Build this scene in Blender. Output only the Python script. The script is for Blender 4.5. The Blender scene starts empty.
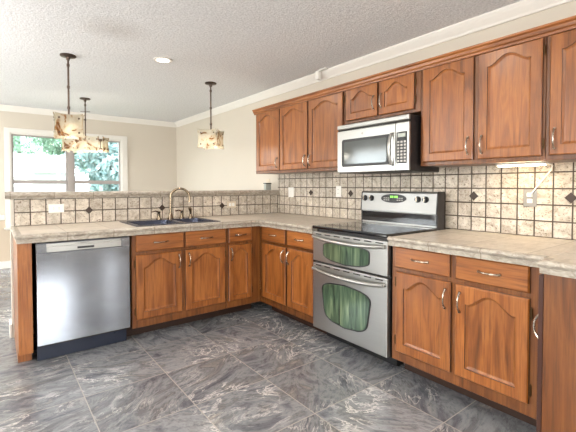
import bpy, bmesh, math, random
from mathutils import Vector, Matrix
random.seed(7)
PI = math.pi
SC = bpy.context.scene
COL = SC.collection

# ---------------------------------------------------------------- camera
cam_d = bpy.data.cameras.new('camera')
cam = bpy.data.objects.new('camera', cam_d); COL.objects.link(cam)
cam_d.sensor_width = 36.0
cam_d.lens = 383.5 / 576 * 36.0
cam_d.shift_y = -20.04 / 576
cam_d.clip_start = 0.02
cam.location = (-2.81, -3.914, 1.244)
cam.rotation_euler = (PI / 2 - 0.0256, 0, -0.656)
SC.camera = cam

# ---------------------------------------------------------------- sky, lights, exposure
world = bpy.data.worlds.new('sky'); SC.world = world
world.use_nodes = True
bg = world.node_tree.nodes['Background']
bg.inputs[0].default_value = (0.82, 0.91, 1.0, 1)
bg.inputs[1].default_value = 6.0
SC.view_settings.view_transform = 'Standard'
SC.view_settings.look = 'None'
SC.view_settings.gamma = 1.0
SC.view_settings.use_curve_mapping = False
SC.view_settings.exposure = 0.15
CAN_W = 9.0
CAN_COL = (1.0, 0.91, 0.80)
PATIO_W, REAR_W, SIDE_W = 90.0, 55.0, 90.0
LAMP_W = 2.0
UP_W = 110.0


def portal(loc, rot, sx, sy):
    d = bpy.data.lights.new('window_portal', 'AREA'); d.shape = 'RECTANGLE'
    d.size = sx; d.size_y = sy; d.cycles.is_portal = True
    o = bpy.data.objects.new('window_portal', d); COL.objects.link(o)
    o.location = loc; o.rotation_euler = rot


portal((-1.8, 3.42, 1.36), (-PI / 2, 0, 0), 1.64, 1.45)      # dining window


def daylight(loc, rot, sx, sy, w, col=(1.0, 0.98, 0.95)):
    """daylight entering through a window behind or beside the camera"""
    d = bpy.data.lights.new('window_daylight', 'AREA'); d.shape = 'RECTANGLE'
    d.size = sx; d.size_y = sy; d.energy = w; d.color = col
    o = bpy.data.objects.new('window_daylight', d); COL.objects.link(o)
    o.location = loc; o.rotation_euler = rot


daylight((-5.22, 1.7, 1.08), (0, -PI / 2, 0), 2.1, 2.3, PATIO_W)      # patio door
daylight((-2.05, -6.62, 1.45), (PI / 2, 0, 0), .9, 1.5, REAR_W)       # rear window
daylight((-.80, -6.62, 1.25), (PI / 2, 0, 0), .12, 1.9, 7.0)            # narrow sidelight, added for a streak on the dishwasher
daylight((-5.22, -3.4, 1.45), (0, -PI / 2, 0), 1.5, 2.2, SIDE_W)      # side window


# ---------------------------------------------------------------- colour and node helpers
def lin(c):
    return tuple(((v / 255) / 12.92 if v / 255 <= .04045 else ((v / 255 + .055) / 1.055) ** 2.4) for v in c) + (1,)


class NT:
    def __init__(self, name):
        self.m = bpy.data.materials.new(name); self.m.use_nodes = True
        self.t = self.m.node_tree
        self.bsdf = self.t.nodes['Principled BSDF']
        self.out = self.t.nodes['Material Output']

    def n(self, typ, **kw):
        nd = self.t.nodes.new(typ)
        for k, v in kw.items():
            setattr(nd, k, v)
        return nd

    def set(self, sock, v):
        if isinstance(v, bpy.types.NodeSocket):
            self.t.links.new(v, sock)
        else:
            sock.default_value = v

    def math(self, op, a, b=0.0, c=None, clamp=False):
        nd = self.n('ShaderNodeMath', operation=op, use_clamp=clamp)
        self.set(nd.inputs[0], a); self.set(nd.inputs[1], b)
        if c is not None:
            self.set(nd.inputs[2], c)
        return nd.outputs[0]

    def mix(self, fac, a, b, blend='MIX'):
        nd = self.n('ShaderNodeMix', data_type='RGBA', blend_type=blend)
        self.set(nd.inputs['Factor'], fac)
        self.set(nd.inputs[6], a); self.set(nd.inputs[7], b)
        return nd.outputs[2]

    def ramp(self, fac, stops):
        nd = self.n('ShaderNodeValToRGB')
        el = nd.color_ramp.elements
        while len(el) < len(stops):
            el.new(0.5)
        for e, (p, c) in zip(el, stops):
            e.position = p; e.color = c if len(c) == 4 else lin(c)
        self.set(nd.inputs[0], fac)
        return nd.outputs[0]

    def noise(self, vec, scale, detail=3, rough=.55, dist=0.0):
        nd = self.n('ShaderNodeTexNoise')
        if vec is not None:
            self.set(nd.inputs['Vector'], vec)
        nd.inputs['Scale'].default_value = scale; nd.inputs['Detail'].default_value = detail
        nd.inputs['Roughness'].default_value = rough; nd.inputs['Distortion'].default_value = dist
        return nd.outputs[0]

    def mapping(self, vec, scale=(1, 1, 1), loc=(0, 0, 0), rot=(0, 0, 0)):
        nd = self.n('ShaderNodeMapping')
        self.set(nd.inputs[0], vec)
        self.set(nd.inputs[1], loc); self.set(nd.inputs[2], rot); self.set(nd.inputs[3], scale)
        return nd.outputs[0]

    def pos(self):
        return self.n('ShaderNodeNewGeometry').outputs['Position']

    def combine(self, x, y, z=0.0):
        nd = self.n('ShaderNodeCombineXYZ')
        self.set(nd.inputs[0], x); self.set(nd.inputs[1], y); self.set(nd.inputs[2], z)
        return nd.outputs[0]

    def bump(self, h, strength, dist=.004):
        nd = self.n('ShaderNodeBump')
        nd.inputs['Strength'].default_value = strength; nd.inputs['Distance'].default_value = dist
        self.set(nd.inputs['Height'], h)
        self.set(self.bsdf.inputs['Normal'], nd.outputs[0])

    def base(self, c): self.set(self.bsdf.inputs['Base Color'], c)

    def rough(self, r): self.set(self.bsdf.inputs['Roughness'], r)

    def tiles(self, ua, va, ou, ov, pu, pv, grout):
        """square-tile layout: grout mask (0 tile, 1 grout), per-tile random colour"""
        sp = self.n('ShaderNodeSeparateXYZ'); self.set(sp.inputs[0], self.pos())
        ds, ids = [], []
        for ax, o, p in ((ua, ou, pu), (va, ov, pv)):
            t = self.math('DIVIDE', self.math('SUBTRACT', sp.outputs[ax], o), p)
            fl = self.math('FLOOR', t); fr = self.math('SUBTRACT', t, fl)
            ds.append(self.math('MULTIPLY', self.math('MINIMUM', fr, self.math('SUBTRACT', 1.0, fr)), p))
            ids.append(fl)
        d = self.math('MINIMUM', ds[0], ds[1])
        mr = self.n('ShaderNodeMapRange', interpolation_type='SMOOTHSTEP')
        self.set(mr.inputs[0], d)
        mr.inputs[1].default_value = grout * .32; mr.inputs[2].default_value = grout * .62
        mr.inputs[3].default_value = 1.0; mr.inputs[4].default_value = 0.0
        wn = self.n('ShaderNodeTexWhiteNoise', noise_dimensions='2D')
        self.set(wn.inputs['Vector'], self.combine(ids[0], ids[1]))
        return mr.outputs[0], wn.outputs['Color'], wn.outputs['Value']


def simple(name, rgb, rough=.5, metal=0.0, spec=None, emit=None, estr=0.0):
    k = NT(name); b = k.bsdf
    b.inputs['Base Color'].default_value = lin(rgb); b.inputs['Roughness'].default_value = rough
    b.inputs['Metallic'].default_value = metal
    if spec is not None:
        b.inputs['Specular IOR Level'].default_value = spec
    if emit:
        b.inputs['Emission Color'].default_value = lin(emit); b.inputs['Emission Strength'].default_value = estr
    nz = k.noise(k.pos(), 40, 2)
    k.rough(k.math('MULTIPLY_ADD', nz, .12, max(rough - .06, .02)))
    return k.m


def wood(name, axis, value=.92):
    k = NT(name)
    tc = k.n('ShaderNodeNewGeometry').outputs['Position']
    oi = k.n('ShaderNodeObjectInfo').outputs['Random']
    off = k.combine(k.math('MULTIPLY', oi, 9.0), k.math('MULTIPLY', oi, 5.0), k.math('MULTIPLY', oi, 13.0))
    va = k.n('ShaderNodeVectorMath', operation='ADD'); k.set(va.inputs[0], tc); k.set(va.inputs[1], off)
    v = va.outputs[0]
    s = [1, 1, 1]; s[axis] = .12
    lv = k.mapping(v, tuple(q * 1.0 for q in s))
    broad = k.noise(lv, 14, 3, .5, 1.4)
    grain = k.noise(k.mapping(v, tuple(q if i != axis else .04 for i, q in enumerate((1, 1, 1)))), 110, 4, .65)
    blotch = k.noise(v, 5, 2, .5)
    c = k.ramp(broad, [(.25, (108, 59, 21)), (.46, (148, 86, 36)), (.62, (168, 103, 47)), (.8, (126, 70, 29))])
    g = k.ramp(grain, [(.34, (.36, .31, .27, 1)), (.54, (1, 1, 1, 1))])
    c = k.mix(.55, c, g, 'MULTIPLY')
    c = k.mix(k.math('MULTIPLY', blotch, .35), c, lin((96, 54, 26)))
    hv = k.n('ShaderNodeHueSaturation'); k.set(hv.inputs['Color'], c)
    k.set(hv.inputs['Value'], k.math('MULTIPLY_ADD', oi, .2, value))
    k.base(hv.outputs[0])
    k.rough(k.math('MULTIPLY_ADD', broad, .15, .28))
    k.bsdf.inputs['Coat Weight'].default_value = .25; k.bsdf.inputs['Coat Roughness'].default_value = .25
    k.bump(grain, .06, .002)
    return k.m


def steel(name, rgb, rough, axis, metal=1.0):
    k = NT(name)
    s = [1, 1, 1]; s[axis] = .01
    g = k.noise(k.mapping(k.pos(), tuple(s)), 500, 2)
    c = k.mix(g, lin(tuple(int(v * .93) for v in rgb)), lin(rgb))
    k.base(c); k.bsdf.inputs['Metallic'].default_value = metal
    k.rough(k.math('MULTIPLY_ADD', g, .10, rough - .05))
    k.bump(g, .03, .001)
    return k.m


def travertine(name, ua, ou, pu, ov, pv):
    k = NT(name)
    mask, rc, rv = k.tiles(ua, 2, ou, ov, pu, pv, .0092)
    p = k.pos()
    sh = k.n('ShaderNodeVectorMath', operation='MULTIPLY_ADD')
    k.set(sh.inputs[0], rc); sh.inputs[1].default_value = (7, 7, 7); k.set(sh.inputs[2], p)
    v = sh.outputs[0]
    cloud = k.noise(v, 16, 5, .6, .8)
    pits = k.noise(k.mapping(v, (1, 1, 1.5)), 62, 4, .65, 1.2)
    c = k.ramp(cloud, [(.28, (164, 151, 135)), (.5, (202, 191, 175)), (.72, (226, 217, 204))])
    hv = k.n('ShaderNodeHueSaturation'); k.set(hv.inputs['Color'], c)
    k.set(hv.inputs['Value'], k.math('MULTIPLY_ADD', rv, .24, .86)); c = hv.outputs[0]
    pm = k.ramp(pits, [(.385, (1, 1, 1, 1)), (.43, (0, 0, 0, 1))])
    c = k.mix(k.math('MULTIPLY', pm, .8), c, lin((98, 76, 54)))
    c = k.mix(mask, c, lin((72, 58, 46)))
    k.base(c); k.rough(.5)
    h = k.math('SUBTRACT', k.math('SUBTRACT', 1.0, mask), k.math('MULTIPLY', pm, .5))
    k.bump(h, .6, .004)
    return k.m


def counter_tile():
    k = NT('counter_tile')
    mask, rc, rv = k.tiles(0, 1, -2.70, -0.805, .305, .335, .0055)
    v = k.pos()
    cloud = k.noise(k.mapping(v, (1, 2.2, 1)), 9, 5, .6, 1.2)
    fine = k.noise(v, 70, 3)
    c = k.ramp(cloud, [(.3, (178, 166, 150)), (.5, (200, 189, 174)), (.72, (214, 205, 192))])
    c = k.mix(k.math('MULTIPLY', fine, .3), c, lin((164, 150, 134)))
    hv = k.n('ShaderNodeHueSaturation'); k.set(hv.inputs['Color'], c)
    k.set(hv.inputs['Value'], k.math('MULTIPLY_ADD', rv, .12, .94)); c = hv.outputs[0]
    c = k.mix(k.math('MULTIPLY', mask, .75), c, lin((120, 104, 86)))
    k.base(c); k.rough(.32); k.bump(k.math('SUBTRACT', 1.0, mask), .35, .002)
    return k.m


def edge_tile(name, axis, period, off):
    k = NT(name)
    sp = k.n('ShaderNodeSeparateXYZ'); k.set(sp.inputs[0], k.pos())
    t = k.math('DIVIDE', k.math('SUBTRACT', sp.outputs[axis], off), period)
    fr = k.math('FRACT', t)
    d = k.math('MULTIPLY', k.math('MINIMUM', fr, k.math('SUBTRACT', 1.0, fr)), period)
    mask = k.math('LESS_THAN', d, .0025)
    cl = k.noise(k.mapping(k.pos(), (1, 1, 2)), 22, 5, .65, 1.0)
    c = k.ramp(cl, [(.3, (128, 118, 106)), (.5, (162, 152, 138)), (.7, (190, 181, 168))])
    c = k.mix(k.math('MULTIPLY', mask, .8), c, lin((110, 94, 78)))
    k.base(c); k.rough(.36); k.bump(cl, .15, .003)
    return k.m


def floor_tile():
    k = NT('slate_floor_tile')
    mask, rc, rv = k.tiles(0, 1, -2.40, -0.94, .484, .475, .0058)
    p = k.pos()
    sh = k.n('ShaderNodeVectorMath', operation='MULTIPLY_ADD')
    k.set(sh.inputs[0], rc); sh.inputs[1].default_value = (11, 11, 11); k.set(sh.inputs[2], p)
    ang = k.math('MULTIPLY_ADD', rv, 2.2, -0.9)
    v = k.mapping(sh.outputs[0], (1, 1, 1), (0, 0, 0), k.combine(0.0, 0.0, ang))
    vs = k.mapping(v, (.9, 1.9, 1))
    warp = k.noise(vs, 3.2, 9, .68, .9)
    veins = k.noise(vs, 3.4, 9, .66, 1.2)
    vein2 = k.noise(k.mapping(v, (1.0, 3.0, 1), (4.1, 2.2, 0)), 6.5, 9, .68, .9)
    fine = k.noise(k.mapping(v, (1.2, 3, 1)), 16, 6, .7, 1.0)
    c = k.ramp(warp, [(.25, (62, 64, 69)), (.40, (96, 98, 103)), (.50, (130, 131, 133)), (.58, (100, 101, 103)), (.72, (144, 138, 132))])
    vm = k.ramp(veins, [(.495, (0, 0, 0, 1)), (.512, (1, 1, 1, 1)), (.524, (.5, .5, .5, 1)), (.545, (.0, .0, .0, 1))])
    vm2 = k.ramp(vein2, [(.585, (0, 0, 0, 1)), (.65, (.8, .8, .8, 1))])
    gate = k.ramp(k.noise(v, 2.2, 3), [(.46, (.06, .06, .06, 1)), (.62, (.95, .95, .95, 1))])
    c = k.mix(k.math('MULTIPLY', k.math('MAXIMUM', vm, vm2), gate), c, lin((212, 206, 200)))
    fm = k.ramp(fine, [(.36, (1, 1, 1, 1)), (.46, (0, 0, 0, 1))])
    c = k.mix(k.math('MULTIPLY', fm, .5), c, lin((60, 60, 64)))
    hv = k.n('ShaderNodeHueSaturation'); k.set(hv.inputs['Color'], c)
    k.set(hv.inputs['Value'], k.math('MULTIPLY_ADD', rv, .34, .9)); c = hv.outputs[0]
    c = k.mix(mask, c, lin((158, 152, 146)))
    k.base(c)
    k.rough(k.math('MULTIPLY_ADD', fine, .12, .14))
    k.bsdf.inputs['Specular IOR Level'].default_value = .55
    k.bump(k.math('ADD', k.math('MULTIPLY', fine, .25), k.math('SUBTRACT', 1.0, mask)), .12, .003)
    return k.m


def paint(name, rgb, rough=.7, scale=180, strength=.08):
    k = NT(name)
    nz = k.noise(k.pos(), scale, 3)
    big = k.noise(k.pos(), 2.0, 2)
    k.base(k.mix(big, lin(tuple(int(v * .985) for v in rgb)), lin(rgb)))
    k.rough(rough); k.bump(nz, strength, .002)
    return k.m


def popcorn():
    k = NT('popcorn_ceiling')
    p = k.pos()
    nz = k.noise(p, 62, 4, .7); n2 = k.noise(p, 24, 3, .6)
    h = k.math('ADD', nz, k.math('MULTIPLY', n2, .5))
    c = k.ramp(nz, [(.3, (206, 206, 208)), (.6, (238, 238, 240))])
    # old water stain above the peninsula
    sp = k.n('ShaderNodeVectorMath', operation='DISTANCE'); k.set(sp.inputs[0], p); sp.inputs[1].default_value = (-2.05, -0.72, 2.44)
    st = k.ramp(k.math('ADD', sp.outputs['Value'], k.math('MULTIPLY', n2, .15)), [(.06, (1, 1, 1, 1)), (.36, (0, 0, 0, 1))])
    c = k.mix(k.math('MULTIPLY', st, .35), c, lin((150, 136, 122)))
    k.base(c); k.rough(.9); k.bump(h, .6, .010)
    return k.m


def pane_glass():
    k = NT('window_glass')
    t = k.n('ShaderNodeBsdfTransparent'); t.inputs[0].default_value = (.96, .98, .97, 1)
    g = k.n('ShaderNodeBsdfGlossy'); g.inputs['Roughness'].default_value = .02
    mx = k.n('ShaderNodeMixShader'); mx.inputs[0].default_value = .06
    k.t.links.new(t.outputs[0], mx.inputs[1]); k.t.links.new(g.outputs[0], mx.inputs[2])
    k.t.links.new(mx.outputs[0], k.out.inputs[0])
    return k.m


def swirl_glass():
    k = NT('swirled_amber_glass')
    p = k.pos()
    n1 = k.noise(p, 7, 3, .5, 2.2)
    c = k.ramp(n1, [(.34, (232, 228, 216)), (.56, (218, 210, 192)), (.62, (170, 124, 72)), (.66, (118, 78, 46)), (.72, (222, 212, 192))])
    tr = k.n('ShaderNodeBsdfTransparent'); k.set(tr.inputs[0], c)
    tl = k.n('ShaderNodeBsdfTranslucent'); k.set(tl.inputs[0], c)
    k.base(c); k.rough(.12)
    m1 = k.n('ShaderNodeMixShader'); m1.inputs[0].default_value = .45
    m2 = k.n('ShaderNodeMixShader'); m2.inputs[0].default_value = .42
    k.t.links.new(k.bsdf.outputs[0], m1.inputs[1]); k.t.links.new(tl.outputs[0], m1.inputs[2])
    k.t.links.new(m1.outputs[0], m2.inputs[1]); k.t.links.new(tr.outputs[0], m2.inputs[2])
    k.t.links.new(m2.outputs[0], k.out.inputs[0])
    k.bump(k.noise(p, 30, 3, .6, 1.0), .5, .006)
    return k.m


def leaves(name, a, b):
    k = NT(name)
    oi = k.noise(k.pos(), 3.5, 3)
    k.base(k.ramp(oi, [(.3, a), (.7, b)])); k.rough(.6)
    return k.m


M = {}
M['wood_v'] = wood('stained_oak_upright_grain', 2)
M['wood_x'] = wood('stained_oak_grain_along_x', 0)
M['wood_y'] = wood('stained_oak_grain_along_y', 1)
M['wood_edge'] = simple('door_edge_stain_and_groove_shade', (62, 30, 17), .4)  # edge stain, also painted on the inner door step as groove shade
M['wood_frame'] = wood('frame_oak_stain_and_shade', 2, .50)  # oak darkened partly as stain, partly with shade put into the colour
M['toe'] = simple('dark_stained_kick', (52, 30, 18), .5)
M['steel'] = steel('brushed_stainless', (172, 177, 186), .13, 2)
M['steel_h'] = steel('brushed_stainless_level', (178, 177, 173), .32, 1, .9)
M['steel_panel'] = steel('brushed_stainless_panel', (152, 151, 148), .36, 1, .8)
M['steel_sink'] = steel('sink_stainless', (70, 75, 92), .26, 0, .6)
M['nickel'] = simple('satin_nickel', (178, 166, 152), .26, 1.0)
M['faucet'] = simple('brushed_bronze_nickel', (150, 134, 114), .25, 1.0)
M['bronze'] = simple('aged_bronze', (92, 78, 70), .4, .85)
M['brass'] = simple('dark_antique_brass', (84, 62, 38), .4, .8)
M['black'] = simple('black_plastic', (22, 22, 24), .4)
M['dark'] = simple('dark_enamel', (40, 36, 36), .45)
M['glass_black'] = simple('black_ceramic_glass', (14, 15, 18), .07, 0, .7)
M['mw_glass'] = simple('smoked_door_glass', (98, 102, 102), .10, .35)
k_ = NT('oven_glass_painted_reflection')  # green reflection and its streaks painted into the pane colour
k_.base(k_.ramp(k_.noise(k_.mapping(k_.pos(), (1, 1, .12)), 22, 3, .6, .6), [(.32, (46, 60, 50)), (.5, (84, 106, 82)), (.68, (132, 150, 116))]))
k_.bsdf.inputs['Metallic'].default_value = .3; k_.rough(.08); k_.bsdf.inputs['Coat Weight'].default_value = .6; M['oven_glass'] = k_.m
M['ring'] = simple('grey_burner_ring', (92, 94, 98), .25)
M['white'] = paint('white_gloss_trim', (236, 232, 226), .4, 60, .02)
M['sash'] = paint('sash_backlit_shade', (170, 162, 158), .45, 60, .02)  # pale sash greyed, its backlit shade put into the colour
M['plastic'] = simple('white_plastic', (238, 236, 230), .4)
M['ivory'] = simple('ivory_plastic', (214, 200, 176), .4)
M['plate_grey'] = simple('grey_metal_plate', (150, 146, 140), .35, .5)
M['kick'] = simple('dark_blue_grey_kick', (40, 46, 62), .3, .3)
M['grey_box'] = simple('grey_green_casing', (168, 172, 164), .5)
M['slot'] = simple('dark_slots', (30, 28, 26), .6)
M['cream'] = paint('cream_wall_paint', (213, 204, 190))
M['tan'] = paint('tan_wall_paint', (204, 186, 164))
M['ceiling'] = popcorn()
M['tile_right'] = travertine('travertine_wall_tile', 1, -2.288, .1042, .915, .1045)
M['tile_pen'] = travertine('travertine_bar_tile', 0, -2.676, .1108, .915, .111)
M['tile_counter'] = counter_tile()
M['edge_x'] = edge_tile('bullnose_tile_along_x', 0, .305, -2.70)
M['edge_y'] = edge_tile('bullnose_tile_along_y', 1, .305, -.805)
M['diamond'] = simple('bronze_diamond_tile', (58, 42, 32), .4, .2)
M['floor'] = floor_tile()
M['pane'] = pane_glass()
M['swirl'] = swirl_glass()
M['lens'] = simple('lit_lens', (255, 250, 240), .4, emit=(255, 246, 232), estr=6.0)
M['bulb'] = simple('lit_bulb', (255, 240, 215), .4, emit=(255, 232, 196), estr=1.6)
M['tube'] = simple('lit_tube', (255, 240, 215), .4, emit=(255, 226, 180), estr=26.0)
M['green'] = simple('green_display', (40, 90, 40), .3, emit=(150, 255, 90), estr=1.6)
M['leaf_a'] = leaves('bright_leaves', (118, 156, 128), (172, 200, 172))
M['leaf_b'] = leaves('blue_green_leaves', (128, 158, 156), (186, 206, 202))
M['bark'] = paint('bark', (96, 82, 70), .9, 30, .5)
M['grass'] = paint('lawn_grass', (128, 138, 112), .9, 40, .4)
M['siding'] = paint('white_siding', (232, 232, 232), .6, 12, .1)
M['roof'] = paint('pale_metal_roof', (214, 218, 222), .4, 8, .1)


# ---------------------------------------------------------------- mesh builder and object helpers
class MB:
    def __init__(self):
        self.b = bmesh.new(); self.mi = 0

    def _mark(self, fs):
        for f in fs:
            f.material_index = self.mi
        return self

    def box(self, x0, x1, y0, y1, z0, z1, bev=0.0, seg=2):
        x0, x1 = min(x0, x1), max(x0, x1); y0, y1 = min(y0, y1), max(y0, y1); z0, z1 = min(z0, z1), max(z0, z1)
        n0 = set(self.b.faces)
        r = bmesh.ops.create_cube(self.b, size=1.0)
        vs = r['verts']
        for v in vs:
            v.co = Vector(((x0 + x1) / 2 + v.co.x * (x1 - x0), (y0 + y1) / 2 + v.co.y * (y1 - y0), (z0 + z1) / 2 + v.co.z * (z1 - z0)))
        if bev:
            es = list({e for v in vs for e in v.link_edges})
            bmesh.ops.bevel(self.b, geom=es, offset=bev, segments=seg, affect='EDGES', profile=.5)
        return self._mark([f for f in self.b.faces if f not in n0])

    def loops(self, ls, cap0=True, cap1=True, closed=True):
        """skin a list of equal-length point loops"""
        rows = [[self.b.verts.new(p) for p in l] for l in ls]
        n = len(rows[0]); fs = []
        for a, c in zip(rows[:-1], rows[1:]):
            for i in range(n if closed else n - 1):
                j = (i + 1) % n
                fs.append(self.b.faces.new((a[i], a[j], c[j], c[i])))
        if cap0:
            fs.append(self.b.faces.new(list(reversed(rows[0]))))
        if cap1:
            fs.append(self.b.faces.new(rows[-1]))
        return self._mark(fs)

    def tube(self, pts, r, n=10, caps=True):
        pts = [Vector(p) for p in pts]
        rs = r if isinstance(r, (list, tuple)) else [r] * len(pts)
        ls = []; prev = None
        for i, p in enumerate(pts):
            t = (pts[min(i + 1, len(pts) - 1)] - pts[max(i - 1, 0)]).normalized()
            if prev is None:
                a = t.orthogonal().normalized()
            else:
                a = (prev - t * prev.dot(t)).normalized()
            prev = a; c = t.cross(a)
            ls.append([p + (a * math.cos(2 * PI * q / n) + c * math.sin(2 * PI * q / n)) * rs[i] for q in range(n)])
        return self.loops(ls, caps, caps)

    def lathe(self, prof, c, axis=(0, 0, 1), n=24, caps=True):
        ax = Vector(axis).normalized(); a = ax.orthogonal().normalized(); d = ax.cross(a); c = Vector(c)
        ls = [[c + ax * h + (a * math.cos(2 * PI * q / n) + d * math.sin(2 * PI * q / n)) * max(r, 1e-4) for q in range(n)] for r, h in prof]
        return self.loops(ls, caps, caps)

    def prism(self, poly, off):
        off = Vector(off)
        return self.loops([[Vector(p) for p in poly], [Vector(p) + off for p in poly]])


WL = {}


def obj(name, mb, mats, parent=None, smooth=False, origin=None):
    b = mb.b
    bmesh.ops.recalc_face_normals(b, faces=b.faces)
    me = bpy.data.meshes.new(name)
    xs = [v.co.x for v in b.verts]; ys = [v.co.y for v in b.verts]; zs = [v.co.z for v in b.verts]
    o0 = Vector(origin) if origin else Vector(((min(xs) + max(xs)) / 2, (min(ys) + max(ys)) / 2, min(zs)))
    bmesh.ops.translate(b, verts=b.verts, vec=-o0)
    b.to_mesh(me); b.free()
    for m in (mats if isinstance(mats, (list, tuple)) else [mats]):
        me.materials.append(M[m] if isinstance(m, str) else m)
    if smooth:
        me.shade_auto_smooth(angle=math.radians(40)) if hasattr(me, 'shade_auto_smooth') else None
        for p in me.polygons:
            p.use_smooth = True
        if not hasattr(me, 'shade_auto_smooth'):
            me.set_sharp_from_angle(angle=math.radians(40))
    o = bpy.data.objects.new(name, me); COL.objects.link(o)
    if parent:
        o.parent = parent; o.location = o0 - WL[parent.name]
    else:
        o.location = o0
    WL[o.name] = o0
    return o


def thing(name, label, cat, loc, group=None):
    o = bpy.data.objects.new(name, None); COL.objects.link(o)
    o.empty_display_size = .05
    o.location = loc; WL[o.name] = Vector(loc)
    return tag(o, label, cat, group)


def tag(o, label, cat, group=None):
    o['label'] = label; o['category'] = cat
    if group:
        o['group'] = group
    return o


def struct(name, mb, mats, parent=None, smooth=False):
    o = obj(name, mb, mats, parent, smooth)
    if parent is None:
        o['kind'] = 'structure'
    return o


# ---------------------------------------------------------------- the room
XL, YF, YB, ZC = -5.25, -6.65, 3.25, 2.453
struct('floor', MB().box(XL - .12, .12, YF - .12, YB + .12, -.08, 0), 'floor')
struct('ceiling', MB().box(XL - .12, .12, YF - .12, YB + .12, ZC, ZC + .1), 'ceiling')
struct('wall_right', MB().box(0, .12, YF, YB, 0, ZC), 'cream')
# dining (back) wall with its window opening
WX0, WX1, WZ0, WZ1 = -2.605, -.985, .64, 2.065
mb = MB()
mb.box(XL, WX0, YB, YB + .12, .775, ZC).box(WX1, 0, YB, YB + .12, .775, ZC).box(WX0, WX1, YB, YB + .12, WZ1, ZC)
mb.mi = 1
mb.box(XL, WX0, YB, YB + .12, 0, .775).box(WX1, 0, YB, YB + .12, 0, .775).box(WX0, WX1, YB, YB + .12, 0, WZ0)
struct('wall_back', mb, ['cream', 'tan'])
# left wall with patio door and side window
mb = MB()
mb.box(XL - .12, XL, YF, -4.5, 0, ZC).box(XL - .12, XL, -4.5, -2.3, 0, .7).box(XL - .12, XL, -4.5, -2.3, 2.2, ZC)
mb.box(XL - .12, XL, -2.3, .55, 0, ZC).box(XL - .12, XL, .55, 2.85, 2.13, ZC).box(XL - .12, XL, 2.85, YB, 0, ZC)
struct('wall_left', mb, 'cream')
# wall behind the camera with a window
mb = MB()
mb.box(XL, -2.5, YF - .12, YF, 0, ZC).box(-1.6, -.87, YF - .12, YF, 0, ZC).box(-.73, 0, YF - .12, YF, 0, ZC).box(-.87, -.73, YF - .12, YF, 0, .28).box(-.87, -.73, YF - .12, YF, 2.22, ZC).box(-2.5, -1.6, YF - .12, YF, 0, .7).box(-2.5, -1.6, YF - .12, YF, 2.2, ZC)
struct('wall_front', mb, 'cream')


def crown_prof(base_x=None, base_y=None):
    return [(0, 0), (0, -.085), (-.012, -.085), (-.018, -.07), (-.03, -.055), (-.05, -.03), (-.058, -.018), (-.062, -.012), (-.062, 0)]


ls = []
for y in (YF + .001, YB - .064):
    ls.append([(-.0005 + a, y, ZC + b - .0005) for a, b in crown_prof()])
struct('trim_1', MB().loops(ls), 'white')                         # crown on the right wall
ls = []
for x in (XL + .001, -.0005):
    ls.append([(x, YB - .0005 + a, ZC + b - .0005) for a, b in crown_prof()])
struct('trim_2', MB().loops(ls), 'white')                         # crown on the dining wall
mb = MB().box(XL + .002, WX0 - .065, YB - .02, YB - .001, .735, .815, .006).box(WX1 + .085, -.002, YB - .02, YB - .001, .735, .815, .006)
struct('trim_3', mb, 'white')                                     # chair rail
struct('baseboard_back', MB().box(XL + .002, -.002, YB - .018, YB - .001, 0.001, .115, .005), 'white')
struct('baseboard_right', MB().box(-.018, -.001, .085, YB - .02, 0.001, .115, .005), 'white')


def window(name, x0, x1, z0, z1, y, d, axis='x', n=2, rail=None, casing=True):
    """framed sash window in a wall; d = +1 when the room lies towards smaller axis values"""
    def bx(mb, u0, u1, w0, w1, za, zb, bev=0.0):
        if axis == 'x':
            return mb.box(u0, u1, y + w0 * d, y + w1 * d, za, zb, bev)
        return mb.box(y + w0 * d, y + w1 * d, u0, u1, za, zb, bev)
    fr = MB()
    t = .03
    bx(fr, x0 + .001, x0 + t, 0.0, .10, z0, z1); bx(fr, x1 - t, x1 - .001, 0.0, .10, z0, z1)
    bx(fr, x0 + t, x1 - t, 0.0, .10, z1 - t, z1 - .001); bx(fr, x0 + t, x1 - t, 0.0, .10, z0 + .001, z0 + t)
    root = struct(name, fr, 'white')
    w = (x1 - x0 - 2 * t)
    if casing:
        c = MB(); k = .06
        bx(c, x0 - k, x0 + .012, -.02, -.001, z0 - .06, z1 + k, .004); bx(c, x1 - .012, x1 + .08, -.02, -.001, z0 - .06, z1 + k, .004)
        bx(c, x0 + .012, x1 - .012, -.02, -.001, z1 - .012, z1 + k, .004)
        obj('casing', c, 'white', root)
        s = MB(); bx(s, x0 - k - .02, x1 + .10, -.05, -.021, z0 - .045, z0 - .02, .005)
        bx(s, x0 + .013, x1 - .013, -.0205, -.001, z0 - .06, z0 - .001, .002)
        obj('window_sill', s, 'white', root)
    mull = .085
    for i in range(n):
        a = x0 + t + i * (w + mull) / n
        b_ = a + (w - mull * (n - 1)) / n
        if i:
            m = MB(); bx(m, a - mull + .001, a - .001, 0.01, .09, z0 + t, z1 - t)
            obj('mullion', m, 'sash', root)
        f = MB(); s = .022
        bx(f, a + .001, a + s, .03, .07, z0 + t, z1 - t); bx(f, b_ - s, b_ - .001, .03, .07, z0 + t, z1 - t)
        bx(f, a + s, b_ - s, .03, .07, z0 + t, z0 + t + s + .02); bx(f, a + s, b_ - s, .03, .07, z1 - t - s, z1 - t - .001)
        if rail:
            bx(f, a + s, b_ - s, .028, .072, rail - .03, rail + .03)
        so = obj('sash', f, 'sash', root)
        g = MB(); bx(g, a + s, b_ - s, .049, .052, z0 + t + s, z1 - t - s)
        obj('pane', g, 'pane', so)
    return root


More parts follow.
